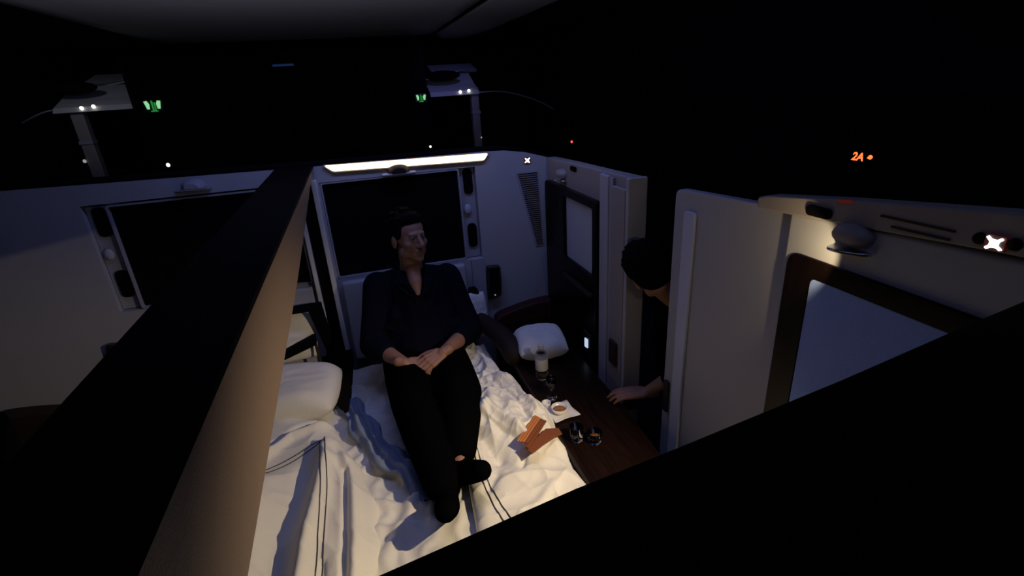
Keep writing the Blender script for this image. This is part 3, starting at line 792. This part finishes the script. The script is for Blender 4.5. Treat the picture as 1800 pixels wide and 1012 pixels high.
obj('upright', box(B(), .495, .545, 2.63, 2.73, .50, .80), M['blackmat'], arm, bev=.015)
bm = B(); prism(bm, roundpoly([(2.66, .49), (2.745, .49), (2.745, .95), (2.70, .95)], .02), 'X', -.19, .49)
obj('seat_back', bm, M['shell'], sr, bev=.015)
bm = B(); prism(bm, roundpoly([(2.66, .49), (2.745, .49), (2.745, .95), (2.71, .95)], .02), 'X', -1.1, -.34)
obj('seat_back', bm, M['shell'], sl, bev=.015)
fr = obj('seat_frame', box(B(), -.47, -.30, 2.575, 2.63, .865, .895), M['blackmat'], sl, bev=.008)
bm = B(); prism(bm, [(-.37, .87), (-.30, .87), (-.27, .50), (-.30, .50)], 'Y', 2.58, 2.63); obj('side_bar', bm, M['blackmat'], fr, bev=.008)
bm = B(); prism(bm, [(-.53, .63), (-.53, .675), (-.36, .735), (-.36, .685)], 'Y', 2.55, 2.60); obj('cross_bar', bm, M['blackmat'], fr, bev=.006)
bm = B(); tube(bm, [(-.365, 2.56, .70), (-.36, 2.54, .60), (-.345, 2.52, .50)], .007, 8); obj('strut', bm, M['leather'], fr, smooth=True)
bm = B(); prism(bm, roundpoly([(-.37, 2.70), (-.20, 2.70), (-.21, 2.40), (-.225, 2.12), (-.235, 2.06), (-.27, 2.16), (-.34, 2.45)], .03), 'Z', .50, .555)
obj('centre_armrest', bm, M['blackleather'], sl, bev=.012)

# ================================================================== SIDE CONSOLE AND THINGS ON IT
t = thing('side_console', 'dark wood side console between the bed and the aisle wall', 'console table', (.78, 1.9, 0))
bm = B(); prism(bm, roundpoly([(.605, 1.10), (.90, 1.10), (.94, 1.6), (.95, 2.65), (.605, 2.65)], .02), 'Z', .53, .555); obj('table_top', bm, M['woodd'], t, bev=.005)
obj('cabinet', box(B(), .62, .93, 1.15, 2.65, 0, .53), M['woodd'], t)
obj('edge_trim', box(B(), .598, .606, 1.15, 2.62, .528, .552), M['leather'], t)
ZT = .5555
# square plate with curved sides
def sqplate(c, a, rot):
    bm = B(); rings = []
    for s, z in ((.0, .004), (.55, .004), (.80, .008), (1.0, .016), (1.0, .019), (.78, .011), (.5, .0075), (0, .0075)):
        if s == 0: s = .001
        ring = []
        for k in range(48):
            t_ = 2 * math.pi * k / 48; cx, sy = math.cos(t_), math.sin(t_)
            m_ = max(abs(cx), abs(sy)); rr = .9 + .1 * (abs(cx * sy) * 2) ** 3
            x = cx / m_ * rr * a * s; y = sy / m_ * rr * a * s
            ring.append(bm.verts.new(V(c) + Matrix.Rotation(rot, 3, 'Z') @ V((x, y, z - .004))))
        rings.append(ring)
    for A, C2 in zip(rings, rings[1:]):
        for k in range(48): bm.faces.new((A[k], A[(k + 1) % 48], C2[(k + 1) % 48], C2[k]))
    return bm
tag(obj('square_plate', sqplate((.665, 1.705, ZT), .060, .12), M['porcelain'], None, smooth=True), 'square white porcelain plate on the side console', 'plate')
def cup(c, r, h, m, liquid, lab, cat, name='cup', grp=None, handle=False, foot=False):
    t = thing(name, lab, cat, c, grp)
    prof = [(.0006, 0), (r * .55, 0), (r * .62, .004), (r * .9, h * .45), (r, h), (r - .0025, h), (r * .85, h * .45), (r * .5, .006), (.0006, .006)]
    obj('bowl', lathe(B(), prof, c), m, t, smooth=True)
    if liquid:
        obj('drink', lathe(B(), [(.0006, h * .30), (r * .72, h * .30), (r * .80, h * .55), (.0006, h * .55)], c), liquid, t, smooth=True)
    if handle:
        cc = V(c); obj('handle', tube(B(), bez([cc + V((r * .9, 0, h * .8)), cc + V((r * 1.5, 0, h * .75)), cc + V((r * 1.45, 0, h * .3)), cc + V((r * .75, 0, h * .25))], 6), .003, 8), m, t, smooth=True)
    return t
cup((.658, 1.710, ZT + .004), .036, .030, M['porcelain'], M['amber'], 'small white dish of amber sauce on the square plate', 'dish', 'sauce_dish')
cup((.622, 1.775, ZT), .020, .026, M['porcelain'], None, 'tiny white cup left of the square plate', 'cup')
def tumbler(c, r, h, lab, liq, grp='glasses on the side console'):
    t = thing('tumbler', lab, 'glass', c, grp)
    prof = [(.0006, 0), (r * .8, 0), (r * .86, .004), (r, h), (r - .0018, h), (r * .80, .010), (.0006, .010)]
    obj('glass_wall', lathe(B(), prof, c), M['glass'], t, smooth=True)
    if liq: obj('drink', lathe(B(), [(.0006, .0105), (r * .79, .0105), (r * .84, h * .45), (.0006, h * .45)], c), liq, t, smooth=True)
M['reddrink'] = mat('red_drink', (0.30, 0.05, 0.04), .2)
tumbler((.655, 1.52, ZT), .028, .07, 'glass tumbler with reddish drink, left of the two below the plate', M['reddrink'])
tumbler((.718, 1.487, ZT), .030, .05, 'low glass with amber drink, right of the two below the plate', M['amber'])
t = thing('stemmed_glass', 'small clear stemmed glass between the bottle and the square plate', 'glass', (.668, 1.83, ZT), 'glasses on the side console')
obj('bowl', lathe(B(), [(.0006, 0), (.026, 0), (.026, .002), (.004, .006), (.0035, .045), (.016, .056), (.024, .08), (.021, .11), (.0195, .11), (.022, .08), (.014, .059), (.0006, .050)], (.668, 1.83, ZT)), M['glass'], t, smooth=True)
t = thing('water_bottle', 'clear plastic water bottle with pale label in front of the pillow', 'bottle', (.685, 2.00, ZT))
obj('bottle_body', lathe(B(), [(.0006, 0), (.027, 0), (.030, .006), (.030, .04), (.028, .045), (.030, .05), (.030, .13), (.026, .145), (.013, .160), (.012, .168), (.0006, .168)], (.685, 2.00, ZT)), M['glass'], t, smooth=True)
obj('bottle_label', lathe(B(), [(.0303, .055), (.0308, .056), (.0308, .115), (.0303, .116)], (.685, 2.00, ZT)), M['label'], t, smooth=True)
obj('cap', lathe(B(), [(.0006, .169), (.014, .169), (.014, .184), (.0006, .186)], (.685, 2.00, ZT), 24), M['label'], t)

# leather wallet lying open on the duvet
t = thing('leather_wallet', 'open orange-brown leather wallet lying on the right duvet edge', 'wallet', (.48, 1.60, .585))
def slab(name, pts, z0, z1, m, zo=None):
    bm = B(); zo = zo or [0] * len(pts)
    A = [bm.verts.new((p[0], p[1], z0 + q)) for p, q in zip(pts, zo)]; C2 = [bm.verts.new((p[0], p[1], z1 + q)) for p, q in zip(pts, zo)]
    n = len(pts); bm.faces.new(A[::-1]); bm.faces.new(C2)
    for i in range(n): bm.faces.new((A[i], A[(i + 1) % n], C2[(i + 1) % n], C2[i]))
    return obj(name, bm, m, t, bev=.002)
zb = .618
slab('cover', [(.425, 1.475), (.44, 1.435), (.545, 1.50), (.60, 1.535), (.60, 1.575), (.54, 1.56)], zb, zb + .006, M['brown'], [.0, 0, -.006, -.03, -.03, -.006])
for k in range(4):
    o_ = k * .011
    slab('flap', [(.405 + o_ * .7, 1.515 - o_), (.412 + o_ * .7, 1.507 - o_), (.532 + o_ * .3, 1.628 - o_ * 1.4), (.522 + o_ * .3, 1.640 - o_ * 1.4)], zb + .008 + .004 * k, zb + .015 + .004 * k, M['orange'] if k != 3 else M['brown'])
slab('spine', [(.425, 1.475), (.545, 1.60), (.555, 1.59), (.435, 1.46)], zb + .005, zb + .014, M['brown'])

# ================================================================== PEOPLE
def hand(bm, W, d, n, side, curl=(.35, .5, .4), spread=.06, s=1.0):
    """W wrist, d pointing to the fingers, n back of the hand, side +1/-1 = thumb side along d x n"""
    W, d, n = V(W), V(d).normalized(), V(n); n = (n - d * n.dot(d)).normalized(); b = d.cross(n) * side
    cap(bm, W - d * .03 * s, W + d * .01 * s, .025 * s, .024 * s)
    lens = (.043, .048, .044, .035)
    for k in range(4):
        off = (1.5 - k) * .0195 * s
        m0 = W + d * .012 * s + b * off * .62
        m1 = W + d * (.085 - .004 * abs(k - 1)) * s + b * off + n * (.004 - .002 * abs(k - 1.3)) * s
        cap(bm, m0, m1, .0145 * s, .0118 * s)
        dd = (d + b * (1.5 - k) * spread).normalized(); p = m1; nn = n
        for q, L in enumerate((lens[k], lens[k] * .62, lens[k] * .5)):
            a = curl[q]; R = Matrix.Rotation(a, 3, dd.cross(nn))
            # bend towards the palm
            dn = (dd * math.cos(a) - nn * math.sin(a)).normalized(); nn = (nn * math.cos(a) + dd * math.sin(a)).normalized(); dd = dn
            e = p + dd * L * s
            cap(bm, p, e, (.0096 - .0009 * q) * s, (.0088 - .0009 * q) * s); p = e
    # thumb leaves the side of the palm
    p0 = W + d * .022 * s + b * .024 * s; p1 = W + d * .055 * s + b * .046 * s - n * .010 * s
    p2 = p1 + (d * .85 + b * .25 - n * .25).normalized() * .034 * s; p3 = p2 + (d * .95 - n * .3).normalized() * .026 * s
    chain(bm, [p0, p1, p2, p3], [.0155 * s, .0125 * s, .0105 * s, .0085 * s])

def head(bm, c, fwd, upv, s=1.0):
    """c centre of the skull; builds a head volume with features"""
    f = V(fwd).normalized(); u = V(upv); u = (u - f * u.dot(f)).normalized(); r = f.cross(u)
    R = Matrix((r, f, u)).transposed()
    P = lambda x, y, z: V(c) + (r * x + f * y + u * z) * s
    E = lambda x, y, z, a, b_, c_: ell(bm, P(x, y, z), (a * s, b_ * s, c_ * s), R)
    E(0, -.008, .035, .075, .095, .085)        # cranium
    E(0, .045, -.02, .062, .045, .075)         # face
    E(0, .050, -.075, .040, .038, .038)        # jaw
    E(0, .072, -.098, .022, .020, .018)        # chin
    E(0, .078, .022, .045, .018, .014)         # brow
    for sx in (-1, 1):
        E(sx * .042, .055, -.025, .022, .026, .022)     # cheekbones
        E(sx * .048, .020, -.065, .020, .035, .030)     # jaw corner
        E(sx * .078, -.005, -.010, .010, .020, .031)    # ears
    cap(bm, P(0, .090, .012), P(0, .112, -.030), .009 * s, .013 * s)     # nose
    E(-.011, .100, -.035, .009, .010, .008); E(.011, .100, -.035, .009, .010, .008)
    E(0, .088, -.058, .024, .012, .006); E(0, .086, -.070, .021, .012, .007)  # lips
    return P, R, r, f, u

def add_hair(parent, P, R, s=1.0, vox=.004):
    bm = B()
    def E(x, y, z, a, b_, c_): ell(bm, P(x, y, z), (a * s, b_ * s, c_ * s), R)
    E(0, -.022, .052, .083, .097, .084); E(0, -.045, .010, .080, .070, .080); E(0, .035, .090, .062, .050, .036)
    for sx in (-1, 1): E(sx * .068, .012, .045, .016, .035, .045)
    rr = random.Random(3)
    for k in range(40):
        a = rr.uniform(0, 2 * math.pi); b_ = rr.uniform(.1, 1.3)
        q = P(.080 * math.cos(a) * math.sin(b_), -.02 + .092 * math.sin(a) * math.sin(b_), .058 + .082 * math.cos(b_))
        ell(bm, q, (.014, .014, .010))
    return remesh(obj('hair', bm, M['hair'], parent), vox, 2)

# ---- seated person
pz = thing('person', 'person in dark navy shirt and black trousers sitting on the bed, hands on lap', 'person', (.16, 2.2, .51))
bm = B()
HC = V((.175, 2.43, 1.225))
fwd = V((.42, -.80, .10)); upv = V((-.06, .22, 1))
P, R, r_, f_, u_ = head(bm, HC, fwd, upv, 1.0)
chain(bm, [(.17, 2.47, 1.03), (.172, 2.45, 1.10), P(0, -.01, -.04)], [.058, .054, .056])
# trunk (under the clothes), legs and arms: one body
chain(bm, [(.165, 2.36, .64), (.168, 2.43, .78), (.17, 2.48, .93), (.17, 2.48, 1.0)], [.10, .095, .10, .06])
SL, SR = V((-.005, 2.47, .985)), V((.345, 2.47, .975))
chain(bm, [SL, (.17, 2.48, 1.0), SR], [.05, .07, .05])
EL, ER = V((-.075, 2.33, .735)), V((.415, 2.33, .72))
WLh, WRh = V((.055, 2.075, .742)), V((.235, 2.075, .760))
chain(bm, [SL, EL, (EL + WLh) / 2, WLh], [.048, .040, .038, .027])
chain(bm, [SR, ER, (ER + WRh) / 2, WRh], [.048, .040, .038, .027])
HipL, HipR = V((.07, 2.30, .615)), V((.255, 2.30, .615))
KL, KR = V((.055, 1.87, .665)), V((.265, 1.87, .67))
AL, AR = V((.105, 1.40, .590)), V((.180, 1.51, .610))
chain(bm, [HipL, KL, (KL + AL) / 2 - V((0, 0, .01)), AL], [.075, .052, .048, .034])
chain(bm, [HipR, KR, (KR + AR) / 2 - V((0, 0, .01)), AR], [.075, .052, .048, .034])
TL, TR = V((.085, 1.235, .665)), V((.235, 1.37, .665))
for A_, T_ in ((AL, TL), (AR, TR)):
    heel = A_ + V((0, -.035, -.035)); chain(bm, [A_, heel, (heel + T_) / 2 + V((0, 0, .005)), T_], [.034, .032, .034, .026])
chain(bm, [(.173, 2.405, 1.065), (.173, 2.362, 1.018), (.175, 2.330, .968)], [.036, .034, .020])
hand(bm, WLh, (.86, -.36, -.30), (.05, -.55, .83), -1, (.5, .8, .6))
hand(bm, WRh, (-.88, -.34, -.20), (-.05, -.50, .86), 1, (.30, .45, .40))
body = obj('body', bm, M['skin'], pz); remesh(body, .0038, 5, .5)
add_hair(pz, P, R)
for sx in (-1, 1):
    ell(bm := B(), P(sx * .029, .080, .006), (.0115, .0115, .0115)); e = obj('eye', bm, M['eye'], pz, smooth=True)
    ell(bm := B(), P(sx * .030, .0885, .006), (.0055, .0045, .0055)); obj('iris', bm, M['dark'], e, smooth=True)
bm = B(); ell(bm, P(0, .0975, -.0635), (.015, .003, .003), R); obj('teeth', bm, M['eye'], pz, smooth=True)
# shirt
bm = B()
chain(bm, [(.165, 2.33, .66), (.168, 2.40, .78), (.17, 2.45, .92)], [.150, .145, .148])
for sx in (-1, 1): chain(bm, [(.168 + sx * .07, 2.35, .66), (.168 + sx * .075, 2.41, .80), (.17 + sx * .085, 2.46, .93)], [.115, .115, .095])
chain(bm, [SL + V((.015, 0, -.01)), (.17, 2.485, .99), SR + V((-.015, 0, -.01))], [.072, .085, .072])
chain(bm, [SL, (SL + EL) / 2, EL, EL.lerp(WLh, .42)], [.075, .068, .066, .052])
chain(bm, [SR, (SR + ER) / 2, ER, ER.lerp(WRh, .36)], [.075, .068, .066, .056])
rr = random.Random(5)
for k in range(22):     # loose folds
    a = V((.17 + rr.uniform(-.16, .16), 2.33 + rr.uniform(-.02, .02), rr.uniform(.68, .9))); cap(bm, a, a + V((rr.uniform(-.07, .07), .01, rr.uniform(-.06, .06))), .018, .010)
shirt = obj('shirt', bm, M['shirt'], pz); remesh(shirt, .007, 4)
# open collar: two leaves framing a V of skin
for sx in (-1, 1):
    bm = B(); q = [V((.172 + sx * .062, 2.43, 1.085)), V((.172 + sx * .10, 2.375, 1.03)), V((.172 + sx * .06, 2.312, .985)), V((.174 + sx * .010, 2.299, .950)), V((.172 + sx * .040, 2.330, 1.02))]
    vs = [bm.verts.new(p) for p in q]; bm.faces.new(vs)
    cl = obj('collar', bm, M['shirt'], pz); s_ = cl.modifiers.new('t', 'SOLIDIFY'); s_.thickness = .012; s_.offset = 0; b_ = cl.modifiers.new('b', 'BEVEL'); b_.width = .004; b_.segments = 2
# trousers
bm = B()
chain(bm, [(.165, 2.36, .66), (.165, 2.27, .625)], [.135, .12])
AL2 = KL.lerp(AL, .92); AR2 = KR.lerp(AR, .86)
chain(bm, [HipL, HipL.lerp(KL, .5), KL, KL.lerp(AL, .4), AL2], [.118, .108, .092, .086, .070])
chain(bm, [HipR, HipR.lerp(KR, .5), KR, KR.lerp(AR, .4), AR2], [.118, .108, .092, .086, .066])
for k in range(26):
    t_ = rr.uniform(0, 1); side_ = rr.choice((0, 1)); a, b_ = ((HipL, AL2), (HipR, AR2))[side_]
    p = a.lerp(b_, t_); p.z = (.69 if t_ < .5 else .70 - .08 * (t_ - .5) * 2); cap(bm, p + V((-.03, 0, 0)), p + V((.04, rr.uniform(-.06, .06), -.01)), .012, .008)
remesh(obj('trousers', bm, M['trouser'], pz), .007, 4)
for (A_, T_, w_) in ((AL, TL, 1), (AR, TR, 1)):
    heel = A_ + V((0, -.035, -.035)); bm = B()
    chain(bm, [A_ + V((0, .02, .0)), heel, (heel + T_) / 2 + V((0, 0, .004)), T_], [.044, .042, .043, .036])
    remesh(obj('sock', bm, M['sock'], pz), .006, 4)

# ---- second person, stooping in the doorway
p2 = thing('person', 'dark-haired person in black stooping in the doorway, hand reaching to the console', 'person', (1.42, 1.62, 0))
bm = B()
P, R, r_, f_, u_ = head(bm, V((1.045, 1.665, 1.165)), (.30, .9, -.40), (-.45, .35, .8), .95)
chain(bm, [P(0, -.02, -.05), (1.16, 1.67, 1.04), (1.24, 1.68, .98)], [.055, .052, .06])
SLx, SRx = V((1.24, 1.53, .95)), V((1.27, 1.83, .95))
chain(bm, [SLx, (1.25, 1.70, .98), SRx], [.05, .07, .05])
chain(bm, [(1.27, 1.70, .93), (1.36, 1.66, .75), (1.45, 1.62, .55)], [.10, .095, .11])
ARm = [SLx, V((1.16, 1.56, .74)), V((1.055, 1.64, .615))]
chain(bm, ARm, [.046, .038, .026])
hand(bm, (1.045, 1.645, .605), (-.80, .45, -.12), (.0, -.1, 1), 1, (.15, .3, .3))
ARr = [SRx, V((1.27, 1.88, .70)), V((1.22, 1.74, .55))]
chain(bm, ARr, [.046, .038, .026]); hand(bm, ARr[-1], (-.1, -.9, -.3), (-.9, 0, .2), -1)
legs = []
for sy, kx in ((-.10, 1.22), (.10, 1.30)):
    L = [V((1.45, 1.62 + sy, .50)), V((kx, 1.60 + sy, .12 if sy > 0 else .46)), V((1.62 if sy > 0 else kx + .06, 1.60 + sy, .07))]
    legs.append(L); chain(bm, L, [.085, .055, .04]); chain(bm, [L[2], L[2] + V((-.16 if sy < 0 else .10, 0, -.03))], [.04, .03])
b2 = obj('body', bm, M['skin'], p2); remesh(b2, .0045, 5)
add_hair(p2, P, R, 1.05)
bm = B()
chain(bm, [(1.27, 1.70, .92), (1.36, 1.66, .75), (1.45, 1.62, .58)], [.14, .13, .14]); chain(bm, [SLx, (1.25, 1.70, .955), SRx], [.07, .085, .07])
chain(bm, [ARm[0], ARm[1], ARm[1].lerp(ARm[2], .35)], [.065, .058, .048]); chain(bm, [ARr[0], ARr[1], ARr[1].lerp(ARr[2], .7)], [.065, .056, .046])
remesh(obj('jacket', bm, M['trouser'], p2), .009, 4)
bm = B()
for L in legs: chain(bm, [L[0], L[1], L[1].lerp(L[2], .85)], [.11, .085, .062])
remesh(obj('trousers', bm, M['trouser'], p2), .010, 4)
for L in legs:
    sg = -1 if L[2].x < 1.5 else 1
    bm = B(); chain(bm, [L[2] + V((0, 0, -.025)), L[2] + V((sg * .17, 0, -.035))], [.045, .036]); remesh(obj('shoe', bm, M['dark'], p2), .008, 3)
